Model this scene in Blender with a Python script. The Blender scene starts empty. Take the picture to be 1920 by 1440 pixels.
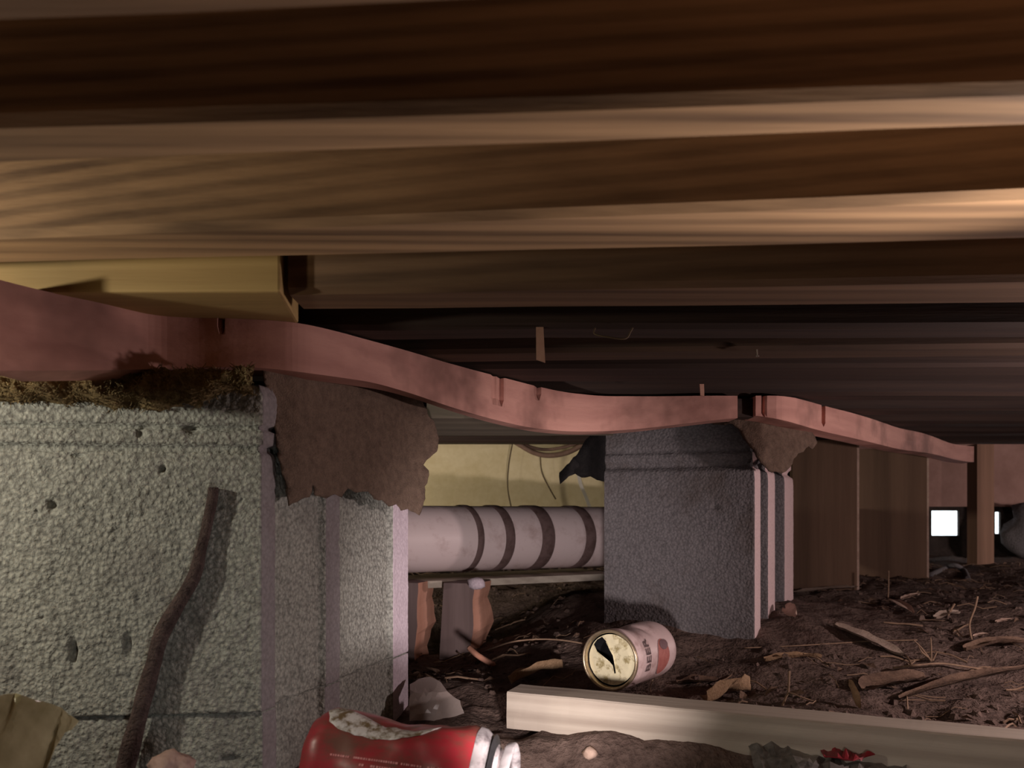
import bpy, bmesh, math, random
from mathutils import Vector, Matrix, noise
from mathutils.geometry import delaunay_2d_cdt
random.seed(7)
S = bpy.context.scene
COL = S.collection
# ------------------------------------------------------------------ camera, light, exposure
F = 1461.0            # focal length in pixels of the 1920 wide frame
CZ = 0.22             # eye height above the crawl space floor datum
cd = bpy.data.cameras.new('camera'); cam = bpy.data.objects.new('camera', cd); COL.objects.link(cam)
cd.sensor_width = 36.0; cd.lens = F / 1920.0 * 36.0
cd.shift_y = 240.0 / 1920.0
cd.clip_start = 0.01
cam.location = (0, 0, CZ); cam.rotation_euler = (math.pi / 2, 0, 0)
cd.dof.use_dof = True; cd.dof.focus_distance = 0.82; cd.dof.aperture_fstop = 12.0
S.camera = cam
S.view_settings.view_transform = 'Standard'; S.view_settings.look = 'None'
S.view_settings.gamma = 1.0; S.view_settings.use_curve_mapping = False
S.view_settings.exposure = 0.25
w = bpy.data.worlds.new('daylight'); S.world = w; w.use_nodes = True
w.node_tree.nodes['Background'].inputs[0].default_value = (0.86, 0.95, 1.0, 1)
w.node_tree.nodes['Background'].inputs[1].default_value = 3.0

def lamp(name, loc, power, color, radius):
    l = bpy.data.lights.new(name, 'POINT'); l.energy = power; l.color = color; l.shadow_soft_size = radius
    o = bpy.data.objects.new(name, l); COL.objects.link(o); o.location = (loc[0], loc[1], loc[2] + CZ); return o
def spot(name, loc, aim, power, color, radius, angle, blend):
    l = bpy.data.lights.new(name, 'SPOT'); l.energy = power; l.color = color; l.shadow_soft_size = radius
    l.spot_size = math.radians(angle); l.spot_blend = blend
    o = bpy.data.objects.new(name, l); COL.objects.link(o); o.location = (loc[0], loc[1], loc[2] + CZ)
    o.rotation_euler = (Vector(aim) - Vector(loc)).to_track_quat('-Z', 'Y').to_euler(); return o
lamp('hand_lamp_warm', (-0.53, 0.362, 0.112), 2.5, (1.0, 0.93, 0.77), 0.008)
spot('left_fill', (-0.46, 0.345, 0.06), (-0.27, 0.425, 0.168), 1.0, (1.0, 0.80, 0.50), 0.012, 50, 1.0)  # added fill that brightens the left joist face
spot('low_fill', (-0.06, 0.30, -0.13), (-0.21, 0.62, -0.11), 0.42, (1.0, 0.98, 0.94), 0.02, 66, 1.0)  # weak added fill for the front of the left pier
lamp('hand_lamp_pink', (0.80, 0.60, -0.02), 6.5, (1.0, 0.79, 0.76), 0.015)
spot('pipe_fill', (0.05, 0.34, -0.15), (-0.02, 1.40, -0.05), 11.0, (1.0, 0.86, 0.83), 0.015, 56, 1.0)  # added spot that brightens the pipe, cone kept off the joists
spot('raised_fill', (0.42, 0.36, 0.0), (0.16, 0.295, 0.15), 7.0, (1.0, 0.84, 0.74), 0.012, 62, 0.9)  # added upward fill for the near joist undersides at right
spot('plank_fill', (0.12, 0.15, -0.10), (0.42, 0.70, -0.20), 1.1, (1.0, 0.88, 0.82), 0.02, 62, 1.0)  # added fill for the right part of the plank, aimed below the joists
lamp('far_fill', (2.0, 1.65, 0.0), 9.0, (1.0, 0.80, 0.75), 0.03)  # added unseen fill for far wall, post and panels
spot('side_fill', (-0.92, 1.22, 0.03), (-0.05, 1.86, 0.05), 15.0, (1.0, 0.88, 0.72), 0.03, 52, 0.7)  # added unseen fill for rim board and pipe, cone ends before the panels

# ------------------------------------------------------------------ helpers
def lin(c):
    return tuple((v / 255 / 12.92 if v / 255 <= .04045 else ((v / 255 + .055) / 1.055) ** 2.4) for v in c) + (1,)
def P(px, py, d):
    return Vector(((px - 960) / F * d, d, CZ - (py - 960) / F * d))
def lerp(a, b, t): return a + (b - a) * t
def sstep(a, b, x):
    t = min(1, max(0, (x - a) / (b - a))); return t * t * (3 - 2 * t)
def interp(pts, x):
    if x <= pts[0][0]: return pts[0][1:]
    for a, b in zip(pts, pts[1:]):
        if x <= b[0]:
            t = (x - a[0]) / (b[0] - a[0]); return tuple(lerp(p, q, t) for p, q in zip(a[1:], b[1:]))
    return pts[-1][1:]
def fbm(p, o=4): return noise.fractal(p, 1.0, 2.0, o, noise_basis='PERLIN_ORIGINAL')

class MB:
    def __init__(s): s.v = []; s.f = []; s.m = []
    def add(s, v, f, mi=0):
        o = len(s.v); s.v += [Vector(p) for p in v]; s.f += [tuple(i + o for i in q) for q in f]; s.m += [mi] * len(f); return s
    def box(s, a, b, mi=0):
        x0, y0, z0 = a; x1, y1, z1 = b
        return s.add([(x0,y0,z0),(x1,y0,z0),(x1,y1,z0),(x0,y1,z0),(x0,y0,z1),(x1,y0,z1),(x1,y1,z1),(x0,y1,z1)],
              [(0,3,2,1),(4,5,6,7),(0,1,5,4),(1,2,6,5),(2,3,7,6),(3,0,4,7)], mi)
    def hexa(s, c, mi=0):   # 4 bottom corners, 4 top corners
        return s.add(c, [(0,3,2,1),(4,5,6,7),(0,1,5,4),(1,2,6,5),(2,3,7,6),(3,0,4,7)], mi)
    def tube(s, pts, rad, n=8, mi=0, caps=True):
        pts = [Vector(p) for p in pts]; rings = []
        if not isinstance(rad, (list, tuple)): rad = [rad] * len(pts)
        up = Vector((0.13, 0.31, 0.94)); o = len(s.v); v = []; f = []
        for i, p in enumerate(pts):
            t = (pts[min(i+1, len(pts)-1)] - pts[max(i-1, 0)]).normalized()
            a = t.cross(up)
            if a.length < .05: a = t.cross(Vector((1, 0, 0)))
            a.normalize(); b = t.cross(a); up = -b if False else up
            for k in range(n):
                th = 2 * math.pi * k / n
                v.append(p + (a * math.cos(th) + b * math.sin(th)) * rad[i])
        for i in range(len(pts) - 1):
            for k in range(n):
                k2 = (k + 1) % n; f.append((i*n+k, i*n+k2, (i+1)*n+k2, (i+1)*n+k))
        if caps:
            f.append(tuple(range(n-1, -1, -1))); f.append(tuple((len(pts)-1)*n + k for k in range(n)))
        return s.add(v, f, mi)
    def build(s, name, mats, parent=None, smooth=False, bevel=0):
        me = bpy.data.meshes.new(name)
        if parent is None:
            xs = [p.x for p in s.v]; ys = [p.y for p in s.v]; zs = [p.z for p in s.v]
            og = Vector(((min(xs)+max(xs))/2, (min(ys)+max(ys))/2, min(zs)))
        else:
            og = Vector(parent['_org'])
        me.from_pydata([p - og for p in s.v], [], s.f)
        if not isinstance(mats, (list, tuple)): mats = [mats]
        for m in mats: me.materials.append(m)
        if len(mats) > 1: me.polygons.foreach_set('material_index', s.m)
        bm = bmesh.new(); bm.from_mesh(me); bmesh.ops.recalc_face_normals(bm, faces=bm.faces)
        if bevel:
            es = [e for e in bm.edges if len(e.link_faces) == 2 and e.calc_face_angle(0) > .6]
            bmesh.ops.bevel(bm, geom=es, offset=bevel, segments=2, affect='EDGES', profile=.6)
        bm.to_mesh(me); bm.free()
        if smooth: me.polygons.foreach_set('use_smooth', [True] * len(me.polygons))
        o = bpy.data.objects.new(name, me); COL.objects.link(o); o['_org'] = tuple(og)
        if parent is None: o.location = og
        else: o.parent = parent.get('_emp_owner') or parent
        return o
def empty(name, loc):
    o = bpy.data.objects.new(name, None); COL.objects.link(o); o.location = loc; o['_org'] = tuple(loc); o.empty_display_size = .02; return o
def tag(o, label, cat, group=None, kind=None):
    o['label'] = label; o['category'] = cat
    if group: o['group'] = group
    if kind: o['kind'] = kind
    return o
def structure(o, label=None):
    o['kind'] = 'structure'
    if label: o['label'] = label
    return o

# ------------------------------------------------------------------ materials
class NT:
    def __init__(s, name, rough=.8, metal=0.0, spec=.3):
        s.m = bpy.data.materials.new(name); s.m.use_nodes = True; s.t = s.m.node_tree; s.b = s.t.nodes['Principled BSDF']
        s.b.inputs['Roughness'].default_value = rough; s.b.inputs['Metallic'].default_value = metal
        s.b.inputs['Specular IOR Level'].default_value = spec
        tc = s.t.nodes.new('ShaderNodeTexCoord'); s.co = tc.outputs['Object']
        oi = s.t.nodes.new('ShaderNodeObjectInfo'); s.rnd = oi.outputs['Random']
    def n(s, typ, **kw):
        x = s.t.nodes.new(typ)
        for k, v in kw.items(): setattr(x, k, v)
        return x
    def link(s, a, b): s.t.links.new(a, b)
    def mapping(s, scale, jitter=False):
        mp = s.n('ShaderNodeMapping'); mp.inputs['Scale'].default_value = scale; s.link(s.co, mp.inputs['Vector'])
        if jitter:
            cmb = s.n('ShaderNodeVectorMath', operation='SCALE'); cmb.inputs[0].default_value = (7.3, 3.1, 5.7); s.link(s.rnd, cmb.inputs['Scale'])
            s.link(cmb.outputs[0], mp.inputs['Location'])
        return mp.outputs[0]
    def noise(s, vec, scale, detail=4, rough=.55, dist=0):
        x = s.n('ShaderNodeTexNoise'); x.inputs['Scale'].default_value = scale; x.inputs['Detail'].default_value = detail
        x.inputs['Roughness'].default_value = rough; x.inputs['Distortion'].default_value = dist; s.link(vec, x.inputs['Vector']); return x.outputs['Fac']
    def vor(s, vec, scale, feature='F1'):
        x = s.n('ShaderNodeTexVoronoi', feature=feature); x.inputs['Scale'].default_value = scale; s.link(vec, x.inputs['Vector']); return x.outputs['Distance']
    def ramp(s, fac, stops):
        r = s.n('ShaderNodeValToRGB'); e = r.color_ramp.elements
        while len(e) < len(stops): e.new(.5)
        for el, (p, c) in zip(e, stops): el.position = p; el.color = c
        s.link(fac, r.inputs[0]); return r.outputs[0]
    def mix(s, fac, a, b, blend='MIX'):
        x = s.n('ShaderNodeMix', data_type='RGBA', blend_type=blend)
        for sock, v in ((x.inputs[0], fac), (x.inputs[6], a), (x.inputs[7], b)):
            if hasattr(v, 'is_linked') or hasattr(v, 'links'): s.link(v, sock)
            else: sock.default_value = v
        return x.outputs[2]
    def col(s, c):
        if isinstance(c, tuple): s.b.inputs['Base Color'].default_value = c
        else: s.link(c, s.b.inputs['Base Color'])
    def bump(s, h, strength, dist):
        b = s.n('ShaderNodeBump'); b.inputs['Strength'].default_value = strength; b.inputs['Distance'].default_value = dist
        s.link(h, b.inputs['Height']); s.link(b.outputs[0], s.b.inputs['Normal'])
G = lambda v: (v, v, v, 1)

def wood(name, dark, light, ring=30, rough=.75, axis='X', stain=None, turn=0):
    k = NT(name, rough)
    if turn:
        vr = k.n('ShaderNodeVectorRotate', rotation_type='Z_AXIS'); vr.inputs['Angle'].default_value = math.radians(turn)
        k.link(k.co, vr.inputs['Vector']); k.co = vr.outputs[0]
    st = {'X': (.12, 1, 1), 'Y': (1, .12, 1), 'Z': (1, 1, .12)}[axis]
    v = k.mapping(st, True)
    wv = k.n('ShaderNodeTexWave', wave_type='RINGS', rings_direction=axis); wv.inputs['Scale'].default_value = ring
    wv.inputs['Distortion'].default_value = 5.0; wv.inputs['Detail'].default_value = 2; wv.inputs['Detail Scale'].default_value = .35
    k.link(v, wv.inputs['Vector'])
    st2 = tuple(a * 1.0 if a == 1 else .05 for a in st)
    v2 = k.mapping(st2, True)
    nz = k.noise(v2, 160, 4, .65)
    big = k.noise(k.mapping(st2, True), 22, 3, .6)
    c1 = k.ramp(wv.outputs['Fac'], [(.15, lin(dark)), (.75, lin(light))])
    c2 = k.mix(.5, c1, k.ramp(nz, [(.3, lin(dark)), (.7, lin(light))]))
    c3 = k.mix(.55, c2, k.ramp(big, [(.3, lin(dark)), (.65, lin(light))]))
    if stain:
        sm = k.ramp(k.noise(k.mapping((1, 1, 1), True), 9, 4, .6), [(.48, G(0)), (.66, G(1))])
        c3 = k.mix(sm, c3, lin(stain))
    k.col(c3); k.bump(nz, .25, .002); return k.m
def concrete(name, dark, light, pit=1.0, dirt=None):
    k = NT(name, .95, 0, .15)
    v = k.mapping((1, 1, 1))
    vo = k.vor(v, 250); n2 = k.noise(v, 420, 2, .6); n3 = k.noise(v, 12, 4, .6)
    mid = tuple((a + b) / 2 for a, b in zip(dark, light))
    c = k.mix(.45, k.ramp(vo, [(.25, lin(light)), (.75, lin(dark))]), k.ramp(n3, [(.3, lin(mid)), (.7, lin(light))]))
    c = k.mix(.35, c, k.ramp(n2, [(.35, lin(dark)), (.65, lin(light))]))
    if dirt:
        dm = k.ramp(k.noise(k.mapping((1, 1, .7)), 11, 4, .65), [(.54, G(0)), (.76, G(.75))])
        c = k.mix(dm, c, lin(dirt))
    k.col(c)
    inv = k.n('ShaderNodeMath', operation='SUBTRACT'); k.link(n2, inv.inputs[0]); k.link(vo, inv.inputs[1])
    k.bump(inv.outputs[0], .5 * pit, .003); return k.m
def mottled(name, a, b, scale=60, rough=.9, bump=.3, metal=0, spec=.3, dist=.003):
    k = NT(name, rough, metal, spec); v = k.mapping((1, 1, 1), True)
    n1 = k.noise(v, scale, 5, .65); n2 = k.noise(v, scale * 6, 3, .6)
    c = k.mix(.35, k.ramp(n1, [(.35, lin(a)), (.65, lin(b))]), k.ramp(n2, [(.35, lin(a)), (.65, lin(b))]))
    k.col(c); ad = k.n('ShaderNodeMath', operation='ADD'); k.link(n1, ad.inputs[0]); k.link(n2, ad.inputs[1])
    if bump: k.bump(ad.outputs[0], bump, dist)
    return k.m
def stained(name, base, dirt, scale=30, lo=.5, hi=.7, rough=.5, metal=0, spec=.5, bump=.1):
    k = NT(name, rough, metal, spec); v = k.mapping((1, 1, 1))
    n1 = k.noise(v, scale, 6, .7)
    m = k.ramp(n1, [(lo, G(0)), (hi, G(1))])
    k.col(k.mix(m, lin(base), lin(dirt))); k.bump(n1, bump, .002); return k.m

M = {}
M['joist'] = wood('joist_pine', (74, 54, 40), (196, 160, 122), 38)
M['joist_mid'] = wood('joist_half_shaded', (80, 60, 46), (146, 116, 90), 30)  # half-dark copy of the pine, weaker light put into the colour
M['joist_dark'] = wood('joist_shaded', (34, 24, 22), (66, 50, 42), 30)  # dark copy of the pine; light fading with distance put into the colour
M['joist_dim'] = wood('joist_part_shaded', (56, 42, 34), (92, 70, 54), 30)  # in-between dark copy, fading light put into the colour
M['block_wood'] = wood('blocking_pine', (150, 122, 78), (186, 158, 106), 14)
M['beam'] = wood('sill_beam_wood', (178, 128, 118), (216, 164, 150), 12, .7, stain=(146, 106, 96), turn=-40)
M['sill'] = wood('sill_plank_wood', (96, 88, 76), (130, 120, 104), 12)
M['plank'] = wood('weathered_board', (152, 140, 128), (204, 194, 180), 20, .85, turn=22.2)
M['ply'] = wood('plywood_brown', (96, 76, 62), (130, 104, 86), 8, .8, axis='Z')
M['post'] = wood('post_wood', (120, 92, 76), (156, 122, 102), 12, .8, axis='Z')
M['cutoff'] = wood('offcut_wood', (186, 132, 110), (226, 172, 150), 10, .85, axis='Z')
M['cut_grey'] = wood('offcut_grey', (104, 88, 86), (136, 118, 116), 10, .85, axis='Z')
M['tan'] = mottled('tan_board', (212, 194, 150), (232, 216, 178), 12, .8, .1)
M['tan_low'] = mottled('grey_tan_board', (138, 120, 92), (158, 138, 108), 12, .85, .1)
M['subfloor'] = wood('subfloor_wood', (60, 40, 30), (92, 64, 46), 10)
M['con'] = concrete('block_concrete', (86, 86, 83), (186, 187, 178), 1.1, (120, 117, 114))
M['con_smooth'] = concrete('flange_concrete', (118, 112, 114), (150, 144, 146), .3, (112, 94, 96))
M['con_pale'] = concrete('flange_lit', (178, 164, 174), (214, 200, 210), .3)  # lighter flange copy, light on the last strip put into the colour
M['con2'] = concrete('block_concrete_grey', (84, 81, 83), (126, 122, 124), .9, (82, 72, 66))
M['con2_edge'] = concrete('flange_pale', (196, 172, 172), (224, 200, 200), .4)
M['felt'] = mottled('torn_felt', (92, 76, 66), (126, 106, 92), 120, .95, .5, dist=.004)
M['felt2'] = mottled('torn_felt_pale', (88, 72, 62), (124, 104, 90), 120, .95, .6, dist=.004)
M['tar'] = mottled('tar_paper', (22, 20, 22), (40, 36, 36), 90, .8, .3)
M['debris'] = mottled('fibrous_debris', (116, 98, 68), (196, 170, 122), 240, .95, .9, dist=.004)
M['soil'] = mottled('dry_soil', (70, 57, 52), (118, 100, 92), 26, .95, .8, spec=.15, dist=.006)
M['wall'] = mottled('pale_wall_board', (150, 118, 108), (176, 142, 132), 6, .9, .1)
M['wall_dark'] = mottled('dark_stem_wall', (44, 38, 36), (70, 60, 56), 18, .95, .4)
M['pipe'] = stained('pipe_plastic', (226, 208, 208), (176, 148, 144), 22, .5, .8, .42, 0, .4, .03)
M['shadow_band'] = stained('pipe_shadow_tone', (112, 92, 90), (84, 66, 62), 60, .45, .7, .8, 0, .2, .1)  # dark tone stands in for soft shadows across the pipe
M['redmark'] = mottled('faded_red_ink', (190, 90, 96), (206, 140, 142), 300, .8, 0)
M['cable'] = mottled('cable_jacket', (112, 88, 74), (140, 112, 96), 40, .6, .05)
M['wire'] = mottled('thin_wire', (86, 70, 52), (110, 92, 70), 40, .7, 0)
M['white_strip'] = mottled('white_strap', (190, 184, 172), (206, 200, 190), 40, .7, 0)
M['bark'] = mottled('root_bark', (58, 46, 44), (98, 82, 78), 70, .9, .8, dist=.004)
M['can_white'] = stained('can_paint_white', (206, 182, 180), (150, 118, 114), 34, .5, .75, .42, .0, .5, .03)
M['lid'] = stained('can_lid_metal', (240, 232, 196), (170, 156, 112), 90, .49, .62, .35, .2, .5, .12)
M['rim'] = mottled('can_rim_metal', (150, 132, 108), (196, 178, 150), 60, .35, .05, .7)
M['can_dark'] = mottled('can_interior', (20, 20, 22), (36, 36, 38), 60, .5, 0)
M['ink'] = mottled('dark_ink', (74, 58, 58), (104, 86, 86), 200, .7, 0)
M['badge'] = mottled('red_badge', (150, 84, 78), (176, 112, 104), 120, .6, .05)
M['pale_ink'] = mottled('worn_pale_ink', (196, 120, 120), (210, 150, 148), 200, .6, 0)
M['badge_dark'] = mottled('dark_badge', (96, 70, 74), (120, 92, 94), 120, .6, 0)
k = NT('can_paint_red', .38, 0, .5); v = k.mapping((1, 1, 1))
dm = k.ramp(k.noise(k.mapping((.5, 1, 1)), 34, 6, .7), [(.43, G(0)), (.60, G(1))])
k.col(k.mix(dm, lin((150, 38, 48)), lin((104, 66, 56)))); k.bump(k.noise(v, 40, 4), .1, .002); M['can_red'] = k.m
M['can_pale'] = stained('can_white_swirl', (206, 200, 198), (112, 92, 66), 70, .46, .56, .5, 0, .4, .03)
M['alu'] = stained('crushed_aluminium', (196, 190, 192), (120, 112, 114), 60, .5, .7, .4, .6, .5, .3)
M['stone'] = mottled('pebble_stone', (150, 122, 112), (178, 150, 140), 60, .8, .2)
k = NT('yellow_plastic', .22, 0, .6); k.col(k.ramp(k.noise(k.mapping((1, 1, 1)), 30, 4), [(.35, lin((140, 134, 100))), (.7, lin((190, 184, 148)))])); M['yplastic'] = k.m
k = NT('clear_plastic', .28, 0, .6); k.col(lin((190, 176, 170))); k.b.inputs['Transmission Weight'].default_value = .35; k.b.inputs['IOR'].default_value = 1.3; M['clear'] = k.m
M['gplastic'] = mottled('grey_film', (70, 68, 66), (128, 124, 120), 40, .3, .3)
M['redbit'] = mottled('red_scrap', (120, 24, 36), (150, 40, 50), 60, .5, .1)
M['leaf'] = mottled('dry_leaf_tan', (132, 104, 78), (176, 146, 116), 60, .8, .4)
M['leaf_grey'] = mottled('dry_leaf_grey', (140, 122, 110), (180, 162, 148), 60, .85, .3)
M['leaf_dark'] = mottled('dry_leaf_brown', (82, 64, 54), (124, 100, 84), 60, .85, .4)
M['straw'] = mottled('straw', (112, 90, 74), (156, 130, 108), 50, .8, 0)
M['chip'] = mottled('pale_chip', (176, 148, 132), (214, 188, 172), 50, .8, .1)
M['sliver'] = mottled('pale_sliver', (196, 150, 130), (214, 170, 150), 30, .8, .05)
M['steel'] = mottled('nail_steel', (110, 96, 88), (150, 136, 126), 60, .5, .05, .6)

# ------------------------------------------------------------------ ground height
def gz(x, y):
    h = -.214
    h += .062 * sstep(.86, 1.18, y - .12 * min(0, x)) * sstep(-.12, .16, x)
    h += -.028 * sstep(.95, 1.25, y) * (1 - sstep(-.1, .12, x)) * (1 - sstep(1.4, 1.7, y))
    h += .052 * sstep(1.45, 1.9, y) * (1 - sstep(-.1, .12, x))
    h -= .06 * sstep(.755 - .22 * x, .69 - .22 * x, y) * sstep(-.03, .03, x) * (1 - sstep(.13, .24, x))
    p = Vector((x * 7, y * 7, 1.7))
    h += .012 * fbm(p, 3) + .005 * fbm(Vector((x * 32, y * 32, 4.1)), 3)
    return h + CZ
def on_ground(px, py):
    lo = .35; d = lo
    while d < 3:
        q = P(px, py, d)
        if q.z <= gz(q.x, q.y): break
        d += .004
    return Vector((q.x, q.y, gz(q.x, q.y)))

# ------------------------------------------------------------------ setting
def span(a, b, n): return [lerp(a, b, i / n) for i in range(n + 1)]
xs = span(-1.7, -.45, 24)[:-1] + span(-.45, 1.0, 230)[:-1] + span(1.0, 2.2, 90)[:-1] + span(2.2, 3.7, 20)
ys = span(-1.3, .4, 22)[:-1] + span(.4, 1.3, 170)[:-1] + span(1.3, 2.0, 90)[:-1] + span(2.0, 2.9, 50)
g = MB(); nx = len(xs)
g.add([(x, y, gz(x, y)) for y in ys for x in xs], [(j*nx+i, j*nx+i+1, (j+1)*nx+i+1, (j+1)*nx+i) for j in range(len(ys)-1) for i in range(nx-1)])
floor = structure(g.build('floor', M['soil'], smooth=True), 'dry brown soil floor of the crawl space')
JZ = .15 + CZ                    # underside of the joists
ceil = MB()
x = -1.7
boards = []
c0 = MB().box((-1.7, -1.3, JZ + .14), (3.7, 2.95, JZ + .16)).build('ceiling', M['subfloor']); structure(c0)
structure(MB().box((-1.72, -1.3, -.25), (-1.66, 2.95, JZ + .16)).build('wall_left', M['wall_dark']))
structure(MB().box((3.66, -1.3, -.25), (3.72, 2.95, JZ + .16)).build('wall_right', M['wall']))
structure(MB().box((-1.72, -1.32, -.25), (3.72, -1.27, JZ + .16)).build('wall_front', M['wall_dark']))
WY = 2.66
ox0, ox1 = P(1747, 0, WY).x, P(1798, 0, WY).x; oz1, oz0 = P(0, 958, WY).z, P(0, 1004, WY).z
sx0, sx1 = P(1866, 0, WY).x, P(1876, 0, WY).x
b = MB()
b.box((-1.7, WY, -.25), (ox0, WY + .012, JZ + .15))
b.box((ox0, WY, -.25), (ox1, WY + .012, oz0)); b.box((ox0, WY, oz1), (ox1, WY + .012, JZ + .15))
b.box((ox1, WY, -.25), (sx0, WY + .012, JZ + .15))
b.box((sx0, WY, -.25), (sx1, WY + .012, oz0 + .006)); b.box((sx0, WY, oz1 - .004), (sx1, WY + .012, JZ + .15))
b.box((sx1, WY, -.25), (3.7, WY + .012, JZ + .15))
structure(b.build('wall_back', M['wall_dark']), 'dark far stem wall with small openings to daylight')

# ------------------------------------------------------------------ joists
def yz(y): return .15 * F / (960 - y)
ORD = ['pale pine floor joist right overhead, topmost in view',
 'floor joist with dark broad face and bright grainy underside, second from top',
 'yellow-brown floor joist with lit left face and wide tan underside, third from top',
 'floor joist starting beside the short blocking board, fourth from top',
 'almost black floor joist with the pale sliver hanging from it',
 'brown floor joist just behind the one with the hanging sliver',
 'thin dim floor joist with brown underside above the sagging beam',
 'dark floor joist touching the top of the sagging beam',
 'dark floor joist above the beam joint at the small pier',
 'dark reddish floor joist above the plywood panels',
 'reddish floor joist next to last before the far pale wall',
 'farthest dark reddish floor joist before the far pale wall']
JO = [((14, -64), (50, -28)), ((232, 170), (312, 240)), ((447, 366), (498, 448)), ((560, 525), (587, 569)),
      ((619, 612), (640, 633)), ((672, 651), (690, 668)), ((694, 686), (718, 714)), ((742, 741), (752, 751)),
      ((772, 770), (780, 778)), ((796, 794), (802, 800)), ((814, 812), (819, 817)), ((830, 829), (834, 833))]
for i, ((fl, fr), (bl, br)) in enumerate(JO):
    d0, d1, e0, e1 = yz(fl), yz(fr), yz(bl), yz(br)
    if i == 0: d0, d1 = e0 - .036, e1 - .036
    A = Vector((-960 / F * d0, d0)); Bq = Vector((960 / F * d1, d1)); Cq = Vector((-960 / F * e0, e0)); D = Vector((960 / F * e1, e1))
    def ext(p, q, X): t = (X - p.x) / (q.x - p.x); return Vector((X, lerp(p.y, q.y, t)))
    XL, XR = -1.6, 3.4
    if i == 3: XL = (548 - 960) / F * .545
    fL, fR, bL, bR = ext(A, Bq, XL), ext(A, Bq, min(XR, XL + 5)), ext(Cq, D, XL), ext(Cq, D, XR)
    # keep the extension beyond the frame from crossing the neighbours
    if XL < -1: fL.y = lerp(fL.y, d0, .6); bL.y = lerp(bL.y, e0, .6)
    fR.y = lerp(fR.y, d1, .6); bR.y = lerp(bR.y, e1, .6)
    n = 40; mb = MB(); vs = []; h = .138
    for q in range(n + 1):
        t = q / n; X = lerp(XL, XR, t ** 1.0)
        yf = ext(A, Bq, X).y if -.9 < X < 1.3 else lerp(fL.y, fR.y, t)
        yb = ext(Cq, D, X).y if -.9 < X < 1.3 else lerp(bL.y, bR.y, t)
        yf = ext(A, Bq, max(-.7, min(1.1, X))).y; yb = ext(Cq, D, max(-.7, min(1.1, X))).y
        wz = .0012 * fbm(Vector((X * 5, i * 3.1, 0)), 2)
        r = min(.004, (yb - yf) * .12)
        vs += [(X, yf, JZ + h), (X, yf, JZ + wz + r), (X, yf + r, JZ + wz), (X, yb - r, JZ + wz), (X, yb, JZ + wz + r), (X, yb, JZ + h)]
    fs = [(q*6+k, q*6+(k+1) % 6, (q+1)*6+(k+1) % 6, (q+1)*6+k) for q in range(n) for k in range(6)]
    fs += [(5,4,3,2,1,0), tuple(n*6+k for k in range(6))]
    mb.add(vs, fs)
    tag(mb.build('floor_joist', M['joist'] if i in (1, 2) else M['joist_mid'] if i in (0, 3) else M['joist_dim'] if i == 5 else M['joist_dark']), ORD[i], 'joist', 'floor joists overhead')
# short blocking board left
bl = MB(); d0, d1 = .524, .612
x1 = P(526, 0, d0).x; x2 = P(560, 0, d1).x
bl.hexa([(-1.2, d0+.005, JZ-.004), (x1, d0, JZ-.002), (x2, d1, JZ-.002), (-1.2, d1, JZ-.004), (-1.2, d0+.005, JZ+.134), (x1, d0, JZ+.134), (x2, d1, JZ+.134), (-1.2, d1, JZ+.134)])
tag(bl.build('blocking_board', M['block_wood'], bevel=.002), 'short pale yellow blocking board with sawn end above the left beam', 'board')

# ------------------------------------------------------------------ sagging sill beam
def beam(pts, depth, name, mat, label, cracks=()):
    pts = [(p[0], p[1], p[2], .1478 * F / (960 - p[1])) for p in pts]
    mb = MB(); x0, x1 = pts[0][0], pts[-1][0]; n = int((x1 - x0) / 3.5); vs = []; NZ = 6
    prof = []
    for q in range(n + 1):
        px = lerp(x0, x1, q / n)
        # smooth with three taps
        t = [interp(pts, min(x1, max(x0, px + o))) for o in (-24, -12, 0, 12, 24)]
        top, bot, d = (sum(a[k] for a in t) / 5 for k in range(3))
        prof.append((px, top, bot, d))
    ring = []
    for px, top, bot, d in prof:
        a = P(px, top, d); c = P(px, bot, d); R = []
        for j in range(NZ + 1):
            t = j / NZ; p = a.lerp(c, t)
            cut = 0
            for (cx, cw, cl) in cracks:
                if abs(px - cx) < cw and t < cl: cut = max(cut, .013 * (1 - abs(px - cx) / cw))
            p.y += .0008 * fbm(Vector((p.x * 30, t * 2, 2.2)), 2) + cut; R.append(p)
        # back side
        R.append(Vector((c.x, c.y + depth, c.z))); R.append(Vector((a.x, a.y + depth, a.z)))
        ring.append(R)
    m = NZ + 3
    for R in ring: vs += R
    fs = [(q*m+k, q*m+(k+1) % m, (q+1)*m+(k+1) % m, (q+1)*m+k) for q in range(n) for k in range(m)]
    fs += [tuple(range(m))[::-1], tuple(n*m+k for k in range(m))]
    mb.add(vs, fs)
    return tag(mb.build(name, mat), label, 'beam')
BP1 = [(-34, 515, 695, .49), (0, 525, 695, .50), (80, 545, 695, .52), (190, 568, 694, .54), (290, 592, 692, .556), (360, 596, 691, .572), (440, 597, 688, .592),
      (500, 600, 690, .612), (560, 605, 697, .636), (620, 618, 705, .662), (700, 640, 717, .70), (780, 662, 740, .742), (820, 675, 755, .77), (900, 697, 780, .82),
      (960, 712, 795, .87), (1000, 723, 803, .90), (1060, 736, 809, .95), (1130, 743, 809, 1.0), (1200, 743, 804, 1.04), (1260, 743, 797, 1.08), (1320, 742, 790, 1.12), (1383, 742, 783, 1.16)]
beam(BP1, .04, 'sill_beam', M['beam'], 'long wavy pinkish sill beam sagging across both piers', [(937, 9, .55), (1008, 6, .3), (415, 5, .2), (925, 4, .6)])
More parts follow.
